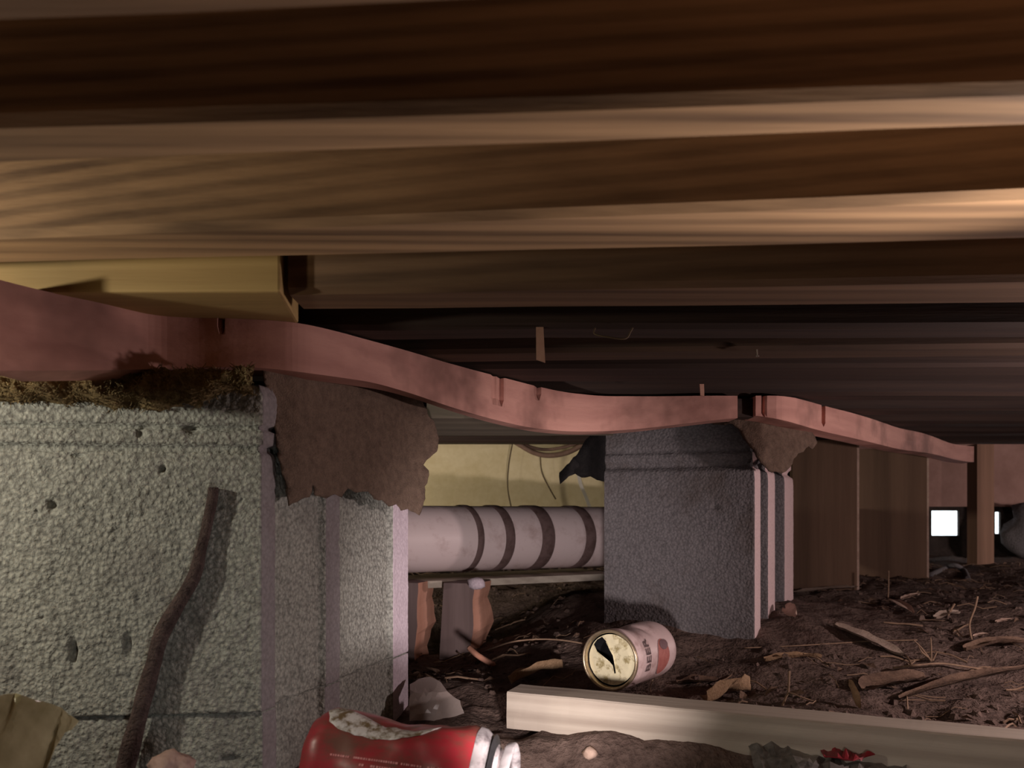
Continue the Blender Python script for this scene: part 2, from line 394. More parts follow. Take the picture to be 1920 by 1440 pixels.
BP2 = [(1417, 742, 778, 1.20), (1480, 742, 790, 1.28), (1530, 757, 806, 1.36), (1620, 780, 826, 1.52), (1700, 808, 846, 1.72), (1735, 810, 847, 1.84), (1770, 829, 856, 1.98), (1800, 836, 865, 2.1), (1826, 837, 867, 2.2)]
beam(BP2, .05, 'sill_beam', M['beam'], 'shorter pinkish sill beam running from small pier to far post', [(1432, 3, 1), (1544, 3, .8)])
# dark filler block added for the shade in the butt joint gap
BP1 = [(p[0], p[1], p[2], .1478 * F / (960 - p[1])) for p in BP1]
c = P(1384, 742, .99); d = P(1418, 784, .99)
tag(MB().box((c.x - .003, 1.002, d.z + .003), (d.x + .003, 1.03, c.z - .002)).build('gap_shade_block', M['joist_dark']), 'dark filler block for the shade in the gap between the two sill beams', 'block')
# grey sill plank behind the beam
mb = MB(); n = 40; vs = []
for q in range(n + 1):
    px = lerp(800, 1150, q / n); dd = max(.865, interp(BP1, px)[2] + .042)
    z = P(px, interp(BP1, px)[1], interp(BP1, px)[2]).z
    X = (px - 960) / F * dd
    z0 = .1 + CZ + .004
    bx = (px - 960) / F * 1.06; by = 1.06
    vs += [(X, dd, z0), (bx, by, z0), (bx, by, z0 + .03), (X, dd, z0 + .03)]
fs = [(q*4+k, q*4+(k+1) % 4, (q+1)*4+(k+1) % 4, (q+1)*4+k) for q in range(n) for k in range(4)] + [(3,2,1,0), tuple(n*4+k for k in range(4))]
mb.add(vs, fs); tag(mb.build('sill_plank', M['sill']), 'grey plank tucked flat behind the sagging pink beam', 'plank')

# ------------------------------------------------------------------ concrete block piers
def block(profile, back, z0, z1, zprof, amp, pits, name, mats, parent, step=.0019, seed=0, grain=290):
    """profile: plan polyline [(x,y,ampfactor,matindex)] swept up from z0 to z1; back: closing points"""
    cols = []
    for (a, b) in zip(profile, profile[1:]):
        L = math.hypot(b[0]-a[0], b[1]-a[1]); n = max(1, int(L / step))
        for q in range(n):
            t = q / n; cols.append((lerp(a[0], b[0], t), lerp(a[1], b[1], t), a[2] if q else min(a[2], .5), a[3], (b[1]-a[1])/L, -(b[0]-a[0])/L))
    e = profile[-1]; cols.append((e[0], e[1], .3, e[3], cols[-1][4], cols[-1][5]))
    nz = int((z1 - z0) / step); mb = MB(); nc = len(cols); V = []
    for j in range(nz + 1):
        z = lerp(z0, z1, j / nz); zo = interp(zprof, z - CZ)[0]
        for (x, y, am, mi, nxx, nyy) in cols:
            p = Vector((x, y, z)); g1 = .9 - 1.7 * noise.voronoi(p * (grain * 1.05) + Vector((seed, 0, 0)))[0][0]; g2 = fbm(p * 60 + Vector((0, seed, 0)), 3)
            dsp = amp * am * (g1 * .6 + g2 * .5) + zo
            vd = noise.voronoi(p * 55 + Vector((seed*3, 0, 0)))[0][0]
            if vd < .16: dsp -= am * .0028 * (1 - vd / .16)
            for (c, rx, rz, dep) in pits:
                dep *= 1.5
                q2 = ((x - c.x) / rx) ** 2 + ((y - c.y) / (rx*2)) ** 2 + ((z - c.z) / rz) ** 2
                if q2 < 2.5: dsp -= dep * math.exp(-q2 * 1.5)
            V.append((x - nxx * -dsp * 1, y - nyy * -dsp, z))
    Fc = [(j*nc+i, j*nc+i+1, (j+1)*nc+i+1, (j+1)*nc+i) for j in range(nz) for i in range(nc-1)]
    mb.v = [Vector(p) for p in V]; mb.f = Fc; mb.m = [cols[i][3] for j in range(nz) for i in range(nc-1)]
    o = len(mb.v); bk = list(back); mb.v += [Vector((x, y, z0)) for x, y in bk] + [Vector((x, y, z1)) for x, y in bk]
    nb = len(bk)
    bot = list(range(nc)) + [o + k for k in range(nb)]; top = [nz*nc + i for i in range(nc)] + [o + nb + k for k in range(nb)]
    mb.f += [tuple(bot[::-1]), tuple(top)]; mb.m += [0, 0]
    mb.f += [(nc-1, o, o+nb, nz*nc+nc-1)] + [(o+k, o+k+1, o+nb+k+1, o+nb+k) for k in range(nb-1)] + [(o+nb-1, 0, nz*nc, o+2*nb-1)]
    mb.m += [0] * (nb + 1)
    # side columns sheet from col end handled above
    ob = mb.build(name, mats, parent, smooth=True)
    return ob
def hit(a, b, px):       # plan point on segment a-b seen at pixel column px
    r = (px - 960) / F; dx, dy = b[0]-a[0], b[1]-a[1]; t = (a[0] - r * a[1]) / (r * dy - dx); return Vector((a[0] + dx*t, a[1] + dy*t))
def side_profile(c0, c1, pxs, depth, a_rec=1.0, a_fl=.25, last=1):
    """pxs = [flange0 end, recess0 end, flange1 end, recess1 end]; recess pushed inward by depth"""
    d = (Vector(c1) - Vector(c0)).normalized(); nrm = Vector((d.y, -d.x)); pts = []
    p = [hit(c0, c1, q) for q in pxs]
    ch = d * .004
    pts = [(*c0, a_fl, 1), (*p[0], a_rec, 0)]
    r0, r1 = p[0] + ch - nrm * depth, p[1] - ch - nrm * depth
    pts += [(*r0, a_rec, 0), (*r1, a_rec, 0), (*p[1], a_fl, 1), (*p[2], a_rec, 0)]
    r2, r3 = p[2] + ch - nrm * depth, p[3] - ch - nrm * depth
    pts += [(*r2, a_rec, 0), (*r3, a_rec, 0), (*p[3], a_fl, last), (*c1, a_fl, last)]
    return pts
# left pier
C0 = Vector((-.193, .60)); C1 = Vector(P(765, 0, .86).xy); CL = Vector(P(-60, 0, .578).xy)
pier = empty('concrete_pier', (-.26, .72, CZ - .30))
tag(pier, 'large rough grey concrete block pier carrying the beam on the left', 'pier')
prof = [(*CL, 1.0, 0), (C0.x - .006, C0.y - .0005, .5, 0)] + side_profile((C0.x, C0.y), (C1.x, C1.y), (516, 611, 637, 737), .005, last=2)
back = [(C1.x - .3, C1.y + .02), (CL.x - .02, CL.y + .25)]
zp = [(-.4, 0), (.044, 0), (.047, -.004), (.0505, -.004), (.052, .0015), (.0620, .0015), (.0635, -.003), (.066, -.003), (.0675, .0015), (.09, .001), (.098, -.003)]
zp = [(a, b) for a, b in zp]
pits = [(P(268, 812, .595), .003, .006, .006), (P(360, 806, .596), .006, .004, .005), (P(245, 1208, .594), .003, .010, .008), (P(140, 1222, .588), .003, .012, .007), (P(98, 948, .585), .004, .005, .005),
        (P(150, 855, .59), .008, .002, .004), (P(308, 880, .595), .003, .003, .005), (P(218, 765, .592), .003, .004, .004), (P(250, 970, .593), .002, .003, .004)]
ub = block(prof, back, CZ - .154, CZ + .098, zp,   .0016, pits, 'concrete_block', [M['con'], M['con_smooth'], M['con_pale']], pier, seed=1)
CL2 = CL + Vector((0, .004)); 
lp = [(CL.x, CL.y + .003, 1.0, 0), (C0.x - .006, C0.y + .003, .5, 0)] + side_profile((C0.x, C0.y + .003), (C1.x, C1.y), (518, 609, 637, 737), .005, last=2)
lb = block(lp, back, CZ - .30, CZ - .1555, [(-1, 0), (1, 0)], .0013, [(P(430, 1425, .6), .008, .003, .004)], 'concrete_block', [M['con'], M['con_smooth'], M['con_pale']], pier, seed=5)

# small pier on the right
R0 = Vector(P(1415, 0, 1.06).xy); L0 = Vector(P(1133, 0, 1.13).xy); R1 = R0 + Vector((.47, .88)) * .345
p2 = empty('concrete_pier', (.30, 1.2, CZ - .22))
tag(p2, 'smaller smooth grey concrete block pier with pale edge strips behind the pale can', 'pier')
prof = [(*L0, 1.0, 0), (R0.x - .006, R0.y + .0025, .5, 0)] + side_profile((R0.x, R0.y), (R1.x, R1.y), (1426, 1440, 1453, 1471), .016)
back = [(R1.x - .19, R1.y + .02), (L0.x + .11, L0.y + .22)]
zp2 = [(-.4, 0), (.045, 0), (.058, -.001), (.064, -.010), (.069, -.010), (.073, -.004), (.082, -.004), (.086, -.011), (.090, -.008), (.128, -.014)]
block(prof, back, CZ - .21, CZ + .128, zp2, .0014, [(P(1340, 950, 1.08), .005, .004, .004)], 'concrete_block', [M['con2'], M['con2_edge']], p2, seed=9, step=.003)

# ------------------------------------------------------------------ sheets cut to an outline
def inside(pt, poly):
    x, y = pt; r = False; j = len(poly) - 1
    for i in range(len(poly)):
        xi, yi = poly[i]; xj, yj = poly[j]
        if (yi > y) != (yj > y) and x < (xj - xi) * (y - yi) / (yj - yi) + xi: r = not r
        j = i
    return r
def outline_jag(poly, step, jag, seed):
    out = []; rnd = random.Random(seed)
    for a, b in zip(poly, poly[1:] + poly[:1]):
        L = math.hypot(b[0]-a[0], b[1]-a[1]); n = max(1, int(L / step))
        for q in range(n):
            t = q / n; j = jag if q else jag * .4
            out.append((lerp(a[0], b[0], t) + rnd.uniform(-j, j), lerp(a[1], b[1], t) + rnd.uniform(-j, j)))
    return out
def sheet(poly, mapper, res, thick, thickdir=Vector((0, 1, 0)), hole=None):
    xs = [p[0] for p in poly]; ys = [p[1] for p in poly]; pts = [Vector(p) for p in poly]; nb = len(pts)
    edges = [(i, (i + 1) % nb) for i in range(nb)]
    rnd = random.Random(len(poly)); y = min(ys) + res / 2; row = 0
    while y < max(ys):
        x = min(xs) + res / 2 + (res / 2 if row % 2 else 0)
        while x < max(xs):
            q = (x + rnd.uniform(-.2, .2) * res, y + rnd.uniform(-.2, .2) * res)
            if inside(q, poly) and all((q[0]-p[0])**2 + (q[1]-p[1])**2 > (res*.45)**2 for p in poly): pts.append(Vector(q))
            x += res
        y += res * .87; row += 1
    V, E, Fc, *_ = delaunay_2d_cdt(pts, edges, [], 1, 1e-6)
    Fc = [f for f in Fc]
    if hole: Fc = [f for f in Fc if not inside(sum((V[i] for i in f), Vector((0, 0))) / 3, hole)]
    mb = MB(); A = [mapper(p.x, p.y) for p in V]; n = len(A)
    td = thickdir * thick
    cnt = {}
    for f in Fc:
        for a, b in zip(f, list(f[1:]) + [f[0]]): cnt[(a, b)] = 1
    bd = [e for e in cnt if (e[1], e[0]) not in cnt]
    mb.add(A + [p + td for p in A], [tuple(f) for f in Fc] + [tuple(i + n for i in reversed(f)) for f in Fc] + [(b, a, a + n, b + n) for a, b in bd])
    return mb
# torn felt over the big pier's side
fd = [(485, .606), (520, .622), (560, .638), (600, .664), (700, .742), (765, .806), (830, .845)]
poly = [(487, 686), (560, 690), (640, 697), (720, 711), (775, 733), (792, 752), (800, 768), (816, 797), (822, 822), (821, 840), (812, 852), (800, 862), (793, 872), (803, 882), (803, 896), (796, 912), (797, 935), (786, 967),
        (778, 962), (764, 955), (752, 958), (742, 946), (728, 950), (716, 938), (702, 936), (690, 922), (668, 924), (652, 916), (640, 932), (628, 926), (610, 934), (588, 929), (584, 908), (578, 932), (562, 936), (546, 944), (540, 948), (534, 905), (524, 868), (518, 820), (512, 775), (500, 730)]
def fmap(px, py):
    d = interp(fd, px)[0] - .012 * sstep(690, 930, py) * 1.0
    q = P(px, py, d); q.y += .004 * fbm(q * 14, 2) + .0005 * fbm(q * 160, 2); return q
mb = sheet(outline_jag(poly, 7, 2.2, 3), fmap, 9, .003)
tag(mb.build('torn_felt', M['felt'], smooth=True), 'big torn brown felt flap hanging from the beam over the left pier', 'felt')
# torn felt on the small pier
fd2 = [(1330, 1.075), (1370, 1.05), (1400, 1.045), (1430, 1.042), (1470, 1.06), (1535, 1.12)]
poly = [(1332, 790), (1380, 781), (1420, 777), (1455, 778), (1490, 786), (1512, 803), (1528, 818), (1533, 830), (1524, 842), (1516, 836), (1506, 847), (1496, 850), (1488, 860), (1486, 870), (1474, 884), (1466, 888), (1456, 884), (1444, 884), (1428, 868), (1416, 850), (1400, 828), (1384, 803), (1374, 795), (1340, 796)]
def fmap2(px, py):
    d = interp(fd2, px)[0] - .02 * sstep(790, 880, py)
    q = P(px, py, d); q.y += .008 * fbm(q * 14, 3); return q
mb = sheet(outline_jag(poly, 6, 1.3, 5), fmap2, 8, .004)
tag(mb.build('torn_felt', M['felt2'], smooth=True), 'small pale brown felt flap drooping over the corner of the smaller pier', 'felt')
poly = [(1142, 812), (1142, 908), (1126, 902), (1108, 893), (1092, 895), (1078, 888), (1066, 894), (1050, 908), (1049, 886), (1062, 872), (1084, 850), (1098, 826), (1110, 812)]
def fmap3(px, py):
    q = P(px, py, 1.15 + (1142 - px) * .0003); q.y += .006 * fbm(q * 20, 3) - .01 * math.sin(px * .09); return q
tag(sheet(outline_jag(poly, 6, 1.2, 8), fmap3, 9, .003).build('tar_paper_scrap', M['tar'], smooth=True), 'black torn tar paper scrap sticking out left of the smaller pier', 'tar paper')

# fibrous debris on top of the big pier
mb = MB(); n, m_ = 110, 12; V = []
for i in range(n + 1):
    px = lerp(-90, 476, i / n)
    t0 = 698 - 4 * sstep(380, 470, px); b0 = 762 - 3 * math.sin(px * .02) - 26 * sstep(360, 470, px) + 4 * math.sin(px * .07)
    for j in range(m_ + 1):
        t = j / m_; q = P(px, lerp(t0 - 6, b0, t), .585 - .014 * math.sin(t * math.pi) + (.0))
        q += Vector((0, -.006, .003)) * fbm(q * 120, 4) + Vector((0, -.010, 0)) * fbm(q * 30, 2); V.append(q)
m1 = m_ + 1; nv = len(V)
V2 = [Vector((q.x, .625, q.z)) for q in V]
Fc = [(i*m1+j, i*m1+j+1, (i+1)*m1+j+1, (i+1)*m1+j) for i in range(n) for j in range(m_)]
mb.add(V, Fc)
rnd = random.Random(4)
for q in range(2600):
    p = V[rnd.randrange(nv)] + Vector((0, -.001, 0)); dr = Vector((rnd.uniform(-1, 1), rnd.uniform(-1, -.1), rnd.uniform(-.9, .8))).normalized() * rnd.uniform(.002, .006)
    mb.tube([p, p + dr * .6 + Vector((0, 0, rnd.uniform(-.001, .001))), p + dr], [.0003, .0003, .00012], 3, caps=False)
tag(mb.build('fibrous_debris', M['debris']), 'matted brown yellow fibrous debris squeezed between left pier and beam', 'debris', kind='stuff')
# tiny pale flake there
mb = MB(); q = P(56, 708, .555)
mb.add([q + Vector((0, 0, .005)), q + Vector((.0016, -.0004, 0)), q + Vector((0, -.0014, -.003)), q + Vector((-.0016, 0, 0)), q + Vector((0, .0012, 0))], [(0,1,2),(0,2,3),(0,3,4),(0,4,1),(1,4,3,2)])
tag(mb.build('pale_flake', M['straw']), 'tiny pale flake caught in the debris at the far left', 'flake')

# ------------------------------------------------------------------ pipe and what carries it
pa, pb = P(600, 1013, 1.255), P(1552, 1000, 1.765); ax = (pb - pa).normalized()
pipe = empty('drain_pipe', (pa + pb) / 2 - Vector((0, 0, .057))); tag(pipe, 'white plastic drain pipe with built-in shadow bands running between the two piers', 'pipe')
MB().tube([pa.lerp(pb, t / 24) for t in range(25)], .057, 40).build('pipe_body', M['pipe'], pipe, smooth=True)
def at_px(px): 
    r = (px - 960) / F; t = (r * pa.y - pa.x) / ((pb.x - pa.x) - r * (pb.y - pa.y)); return pa.lerp(pb, t)
for px, wd in ((866, .006), (920, .009), (990, .013), (1068, .011)):  # raised rings in place of the shadow bands on the pipe
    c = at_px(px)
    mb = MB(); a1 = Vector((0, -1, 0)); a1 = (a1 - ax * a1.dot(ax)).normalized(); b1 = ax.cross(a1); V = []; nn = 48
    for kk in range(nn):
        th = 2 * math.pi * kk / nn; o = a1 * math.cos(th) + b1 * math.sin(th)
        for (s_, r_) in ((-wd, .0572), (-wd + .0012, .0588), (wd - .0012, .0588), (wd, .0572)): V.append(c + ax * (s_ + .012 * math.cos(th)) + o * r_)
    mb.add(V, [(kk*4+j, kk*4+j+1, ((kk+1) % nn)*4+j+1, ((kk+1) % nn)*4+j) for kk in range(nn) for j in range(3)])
    mb.build('shadow_band', M['shadow_band'], pipe, smooth=True)
# faded red print line: short dashes hugging the pipe
mb = MB(); rnd = random.Random(2)
for px in [x_ for x_ in range(755, 828, 6)] + list(range(905, 925, 6)) + list(range(955, 985, 6)) + list(range(1095, 1135, 7)):
    c = at_px(px); th = math.asin(-.2); o = Vector((0, -math.cos(th), math.sin(th))); c2 = c + o * .0575
    h = rnd.uniform(.0010, .0018); l = rnd.uniform(.0016, .0025)
    mb.box(c2 - Vector((l, .0004, h)), c2 + Vector((l, .0006, h)))
o = mb.build('print_line', M['redmark'], pipe); o['kind'] = 'stuff'
# board under the pipe
z = CZ - .116; mb = MB(); 
mb.hexa([(-.30, 1.23, z-.012), (.20, 1.43, z-.008), (.13, 1.55, z-.008), (-.36, 1.34, z-.012), (-.30, 1.23, z), (.20, 1.43, z+.004), (.13, 1.55, z+.004), (-.36, 1.34, z)])
tag(mb.build('support_board', M['plank'], bevel=.001), 'thin grey board lying under the pipe on the wooden offcuts', 'board')
def offcut(px0, pxm, px1, ytop, ybot, d, name, label, skew=0):
    a = P(px0, 0, d); b_ = P(pxm, 0, d - .012); c_ = P(px1, 0, d + .045); zt = P(0, ytop, d).z; zb = P(0, ybot, d).z - .02
    v1 = Vector((b_.x - a.x, b_.y - a.y)); dd = Vector((c_.x + (a.x - b_.x) * .9, c_.y + (a.y - b_.y) + .012))
    mb = MB(); ring = []; n = 10
    for j in range(n + 1):
        t = j / n; z_ = lerp(zb, zt, t); s_ = skew * (1 - t); e = .003 * fbm(Vector((px0, t * 3, 0)), 3)
        ring += [(a.x - s_, a.y, z_), (b_.x - s_ + e, b_.y, z_), (c_.x - s_ * 1.2 + e * 2.5 + (.004 if .45 < t < .8 else 0), c_.y, z_), (dd.x - s_, dd.y, z_)]
    mb.add(ring, [(j*4+k, j*4+(k+1) % 4, (j+1)*4+(k+1) % 4, (j+1)*4+k) for j in range(n) for k in range(4)] + [(3,2,1,0), tuple(n*4+k for k in range(4))])
    mb.m = [(1 if q_ % 4 in (1, 2) else 0) for q_ in range(4 * n)] + [0, 0]  # front and left faces grey, right and back faces orange
    return tag(mb.build(name, [M['cut_grey'], M['cutoff']]), label, 'wood block')
offcut(740, 784, 812, 1092, 1228, 1.27, 'wood_offcut', 'upright orange brown wood offcut under the pipe, beside the big pier', .006)
offcut(832, 890, 921, 1093, 1228, 1.27, 'wood_offcut', 'thicker upright wood offcut with ragged orange side under the pipe', .008)
def rock(c, r, name, mat, label, cat, sub=3, seed=0, sq=(1, 1, 1), **kw):
    bm = bmesh.new(); bmesh.ops.create_icosphere(bm, subdivisions=sub, radius=1); mb = MB()
    V = [Vector(c) + Vector((v.co.x*sq[0], v.co.y*sq[1], v.co.z*sq[2])) * r * (1 + .35 * fbm(v.co * 1.6 + Vector((seed, 0, 0)), 3)) for v in bm.verts]
    mb.add(V, [tuple(v.index for v in f.verts) for f in bm.faces]); bm.free()
    return tag(mb.build(name, mat, smooth=True), label, cat, **kw)
rock(P(893, 1094, 1.222), .013, 'stone_chip', M['con_pale'], 'pale stone chip wedged on top of the ragged offcut', 'stone', 2, 3, (1.2, .8, .75))

# ------------------------------------------------------------------ board, cables behind the pipe
y0 = 1.86
tag(MB().box((-.7, y0, P(0, 955, y0).z), (.52, y0 + .03, JZ + .14)).build('rim_board', M['tan'], bevel=.001), 'yellow tan rim board lit behind the white pipe', 'board')
def bez(pts, n=8):
    pts = [Vector(p) for p in pts]; out = []
    for i in range(len(pts) - 1):
        p0, p1, p2_, p3 = pts[max(0, i-1)], pts[i], pts[i+1], pts[min(len(pts)-1, i+2)]
        for q in range(n):
            t = q / n; out.append(.5 * ((2*p1) + (p2_-p0)*t + (2*p0-5*p1+4*p2_-p3)*t*t + (-p0+3*p1-3*p2_+p3)*t**3))
    return out + [pts[-1]]
dC = 1.78
tag(MB().tube(bez([P(935, 812, dC), P(968, 830, dC), P(1000, 848, dC), P(1030, 854, dC), P(1065, 848, dC), P(1100, 830, dC), P(1130, 815, dC)]), .006, 10).build('electric_cable', M['cable'], smooth=True), 'brown electric cable sagging in front of the yellow rim board', 'cable')
tag(MB().tube(bez([P(925, 818, dC+.02), P(960, 824, dC+.02), P(1010, 842, dC+.02), P(1060, 838, dC+.02), P(1120, 818, dC+.02)]), .004, 8).build('electric_cable', M['cable'], smooth=True), 'thinner brown cable sagging just above the thicker one', 'cable')
tag(MB().tube(bez([P(962, 826, dC), P(954, 870, dC), P(952, 915, dC), P(960, 958, dC)]), .0016, 6).build('wire', M['wire'], smooth=True), 'thin brown wire hanging left across the tan boards to the pipe', 'wire')
tag(MB().tube(bez([P(1013, 850, dC), P(1016, 885, dC), P(1030, 915, dC), P(1042, 936, dC)]), .0016, 6).build('wire', M['wire'], smooth=True), 'thin brown wire dangling below the middle of the sagging cable', 'wire')
mb = MB()
pts = bez([P(1082, 870, dC), P(1088, 905, dC), P(1098, 930, dC), P(1108, 958, dC)])
for a, b_ in zip(pts, pts[1:]): mb.hexa([a+Vector((-.004,0,0)), b_+Vector((-.004,0,0)), b_+Vector((-.004,.002,0)), a+Vector((-.004,.002,0)), a+Vector((.004,0,0)), b_+Vector((.004,0,0)), b_+Vector((.004,.002,0)), a+Vector((.004,.002,0))])
tag(mb.build('strap', M['white_strip']), 'pale strap hanging beside the black tar paper scrap', 'strap')

# ------------------------------------------------------------------ right background
def panel(px0, px1, ytop, ybot, d, t, name, mat, label, cat='panel', turn=0):
    a = P(px0, 0, d); b_ = P(px1, 0, d - turn); zt = P(0, ytop, d).z; zb = P(0, ybot, d).z
    mb = MB(); mb.hexa([(a.x, d, zb), (b_.x, d - turn, zb), (b_.x + .002, d + t - turn, zb), (a.x, d + t, zb), (a.x, d, zt), (b_.x, d - turn, zt), (b_.x + .002, d + t - turn, zt), (a.x, d + t, zt)])
    o = tag(mb.build(name, mat, bevel=.0008), label, cat)
    if turn:
        e = MB(); f_ = Vector((b_.x - a.x, -turn, 0)).normalized() * .004
        c0 = Vector((b_.x, d - turn, 0)); c1 = Vector((b_.x + .002, d + t - turn, 0))
        e.hexa([c0 + Vector((0, 0, zb)), c0 + f_ + Vector((0, 0, zb)), c1 + f_ + Vector((0, 0, zb)), c1 + Vector((0, 0, zb)), c0 + Vector((0, 0, zt)), c0 + f_ + Vector((0, 0, zt)), c1 + f_ + Vector((0, 0, zt)), c1 + Vector((0, 0, zt))])
        e.build('raw_edge', M['chip'], o)
    return o
panel(1486, 1607, 828, 1104, 1.60, .016, 'plywood_panel', M['ply'], 'brown plywood panel standing right beside the smaller pier', turn=.075)
panel(1600, 1738, 843, 1088, 1.80, .016, 'plywood_panel', M['ply'], 'redder plywood panel standing farther right next to the daylight gap', turn=.085)
panel(1832, 1864, 832, 1062, 2.24, .05, 'wooden_post', M['post'], 'brown wooden post under the end of the far beam', 'post')
structure(MB().box((1.15, WY - .05, P(0, 950, WY-.05).z), (3.6, WY - .012, JZ + .13)).build('trim_1', M['wall']), 'pale pinkish rim board on the far wall')
# rough pale block by the post
q = P(1908, 990, 2.5); mb = MB()
rock((q.x + .075, q.y, P(0, 1000, 2.5).z), .11, 'broken_block', M['con2'], 'pale broken concrete lump at the right edge past the post', 'block', 3, 2, (1, .5, .95))
# little grey hose on soil far right
tag(MB().tube(bez([on_ground(1745, 1082) + Vector((0, 0, .004)), P(1770, 1066, 2.0), P(1790, 1060, 2.0), P(1808, 1070, 2.0), on_ground(1815, 1088) + Vector((0, 0, .003))]), .006, 8).build('hose_loop', M['con2'], smooth=True), 'small grey hose loop on the soil below the daylight opening', 'hose')

# ------------------------------------------------------------------ things hanging from the joists
def strip(a, b_, w0, w1, name, mat, label, cat):
    mb = MB(); mb.hexa([b_+Vector((-w1,0,0)), b_+Vector((w1,0,-w1*.7)), b_+Vector((w1,.0015,-w1*.7)), b_+Vector((-w1,.0015,0)), a+Vector((-w0,0,0)), a+Vector((w0,0,0)), a+Vector((w0,.0015,0)), a+Vector((-w0,.0015,0))]); return tag(mb.build(name, mat), label, cat)
d4 = yz(616)
strip(P(1012, 613, d4), P(1014, 674, d4 - .006), .0030, .0036, 'wood_sliver', M['sliver'], 'pale pink wood sliver hanging down from a dark joist', 'sliver')
d6 = yz(728)
strip(P(1316, 720, d6), P(1317, 741, d6), .0026, .0024, 'wood_sliver', M['sliver'], 'tiny pale sliver above the right end of the sagging beam', 'sliver')
tag(MB().tube(bez([P(1116, 615, d4-.003), P(1115, 626, d4-.008), P(1140, 632, d4-.01), P(1172, 635, d4-.01), P(1182, 622, d4-.006), P(1186, 615, d4-.003)]), .0007, 6).build('wire_loop', M['wire'], smooth=True), 'thin wire loop hooked under a dark joist right of the pink sliver', 'wire')
d5 = yz(655)
mb = MB(); mb.tube([P(1419, 655, d5), P(1420, 668, d5)], .0007, 6); mb.tube([P(1420, 667, d5), P(1420, 669, d5)], .0016, 8)
tag(mb.build('nail', M['steel']), 'single nail poking down from a dim joist', 'nail')

# ------------------------------------------------------------------ pale beer can
def frame_of(a, b_):
    ax = (b_ - a).normalized(); u = Vector((0, 0, 1)); u = (u - ax * u.dot(ax)).normalized(); v = ax.cross(u); return ax, u, v
fc = P(1142, 1238, .872); bc = P(1234, 1226, .985); bc.z = fc.z - .004
gl = gz(fc.x, fc.y)
A_, U_, V_ = frame_of(fc, bc)
can = empty('drink_can', ((fc + bc) / 2) - Vector((0, 0, .0325))); tag(can, 'pale opened beer can lying on the soil in front of the smaller pier', 'can')
def cyl(s, th, r): return fc + A_ * s + (U_ * math.cos(th) + V_ * math.sin(th)) * r * 1.06
def dent(s, th, r):
    dd = math.exp(-((s - .042) / .016) ** 2) * math.exp(-((((th + .15 + math.pi) % (2*math.pi)) - math.pi) / .65) ** 2)
    return r - .005 * dd - .0025 * math.exp(-((s - .06) / .006) ** 2) * math.exp(-((((th - .35 + math.pi) % (2*math.pi)) - math.pi) / .4) ** 2)
def lathe(prof, n=56, f=lambda s, th, r: r):
    mb = MB(); m = len(prof); V = [cyl(s, 2*math.pi*k/n, f(s, 2*math.pi*k/n, r)) for k in range(n) for (s, r) in prof]
    mb.add(V, [(k*m+j, k*m+j+1, ((k+1) % n)*m+j+1, ((k+1) % n)*m+j) for k in range(n) for j in range(m-1)]); return mb
bodyp = [(.0035, .0312), (.007, .0306), (.010, .0308), (.016, .0325)] + [(lerp(.018, .108, t/26), .0325) for t in range(27)] + [(.113, .0318), (.118, .0290), (.121, .0255), (.1205, .023), (.115, .018), (.112, .008), (.1115, .0005)]
lathe(bodyp, 64, dent).build('can_body', M['can_white'], can, smooth=True)
lathe([(.0062, .0282), (.0010, .0290), (-.0006, .0300), (-.0008, .0314), (.0006, .0324), (.0028, .0324), (.0038, .0312)], 64).build('can_rim', M['rim'], can, smooth=True)
# the lid: a disc with the drinking hole cut out (U = up, V = towards picture side)
vs = 1 if (V_.x > 0) else -1
def L2(px, py): return ((px - 1143) / F * .872 * 1.15, -(py - 1238) / F * .872)
disc = [(.0284 * math.cos(t * math.pi / 24), .0284 * math.sin(t * math.pi / 24)) for t in range(48)]
hole = [L2(*p) for p in [(1110, 1213), (1116, 1203), (1125, 1197), (1134, 1205), (1141, 1219), (1147, 1230), (1150, 1244), (1153, 1262), (1149, 1263), (1146, 1249), (1141, 1243), (1130, 1235), (1117, 1226)]]
def lmap(x, y):
    r = math.hypot(x, y); s = .0062 + .0010 * sstep(.019, .024, r) * 0 - .0008 * (1 - sstep(.022, .026, r)) + .0005 * fbm(Vector((x * 150, y * 150, 3)), 3)
    return fc + A_ * s + U_ * y + V_ * (x * vs)
pts = [Vector(p) for p in disc] + [Vector(p) for p in hole]
ed = [(i, (i+1) % 48) for i in range(48)] + [(48 + i, 48 + (i+1) % len(hole)) for i in range(len(hole))]
for gx in range(-14, 15):
    for gy in range(-14, 15):
        q = (gx * .002 + (gy % 2) * .001, gy * .0019)
        if math.hypot(*q) < .0272 and all((q[0]-h[0])**2 + (q[1]-h[1])**2 > .001**2 for h in hole): pts.append(Vector(q))
Vv, Ee, Ff, *_ = delaunay_2d_cdt(pts, ed, [], 1, 1e-7)
Ff = [f for f in Ff if not inside(sum((Vv[i] for i in f), Vector((0, 0))) / len(f), hole)]
lid = MB().add([lmap(p.x, p.y) for p in Vv], [tuple(f) for f in Ff]).build('can_lid', M['lid'], can, smooth=True)
hp = [lmap(*h) - A_ * .0006 for h in hole]
lp_ = MB().tube(hp[3:8], .0007, 6); lp_.tube(hp[10:] + hp[:1], .0006, 6); lp_.build('hole_lip', M['lid'], lid, smooth=True)
lathe([(.0085, .0300), (.016, .0285), (.025, .0235), (.06, .0225), (.07, .029), (.1, .029), (.108, .02), (.108, .0005)], 32).build('can_inside', M['can_dark'], can)
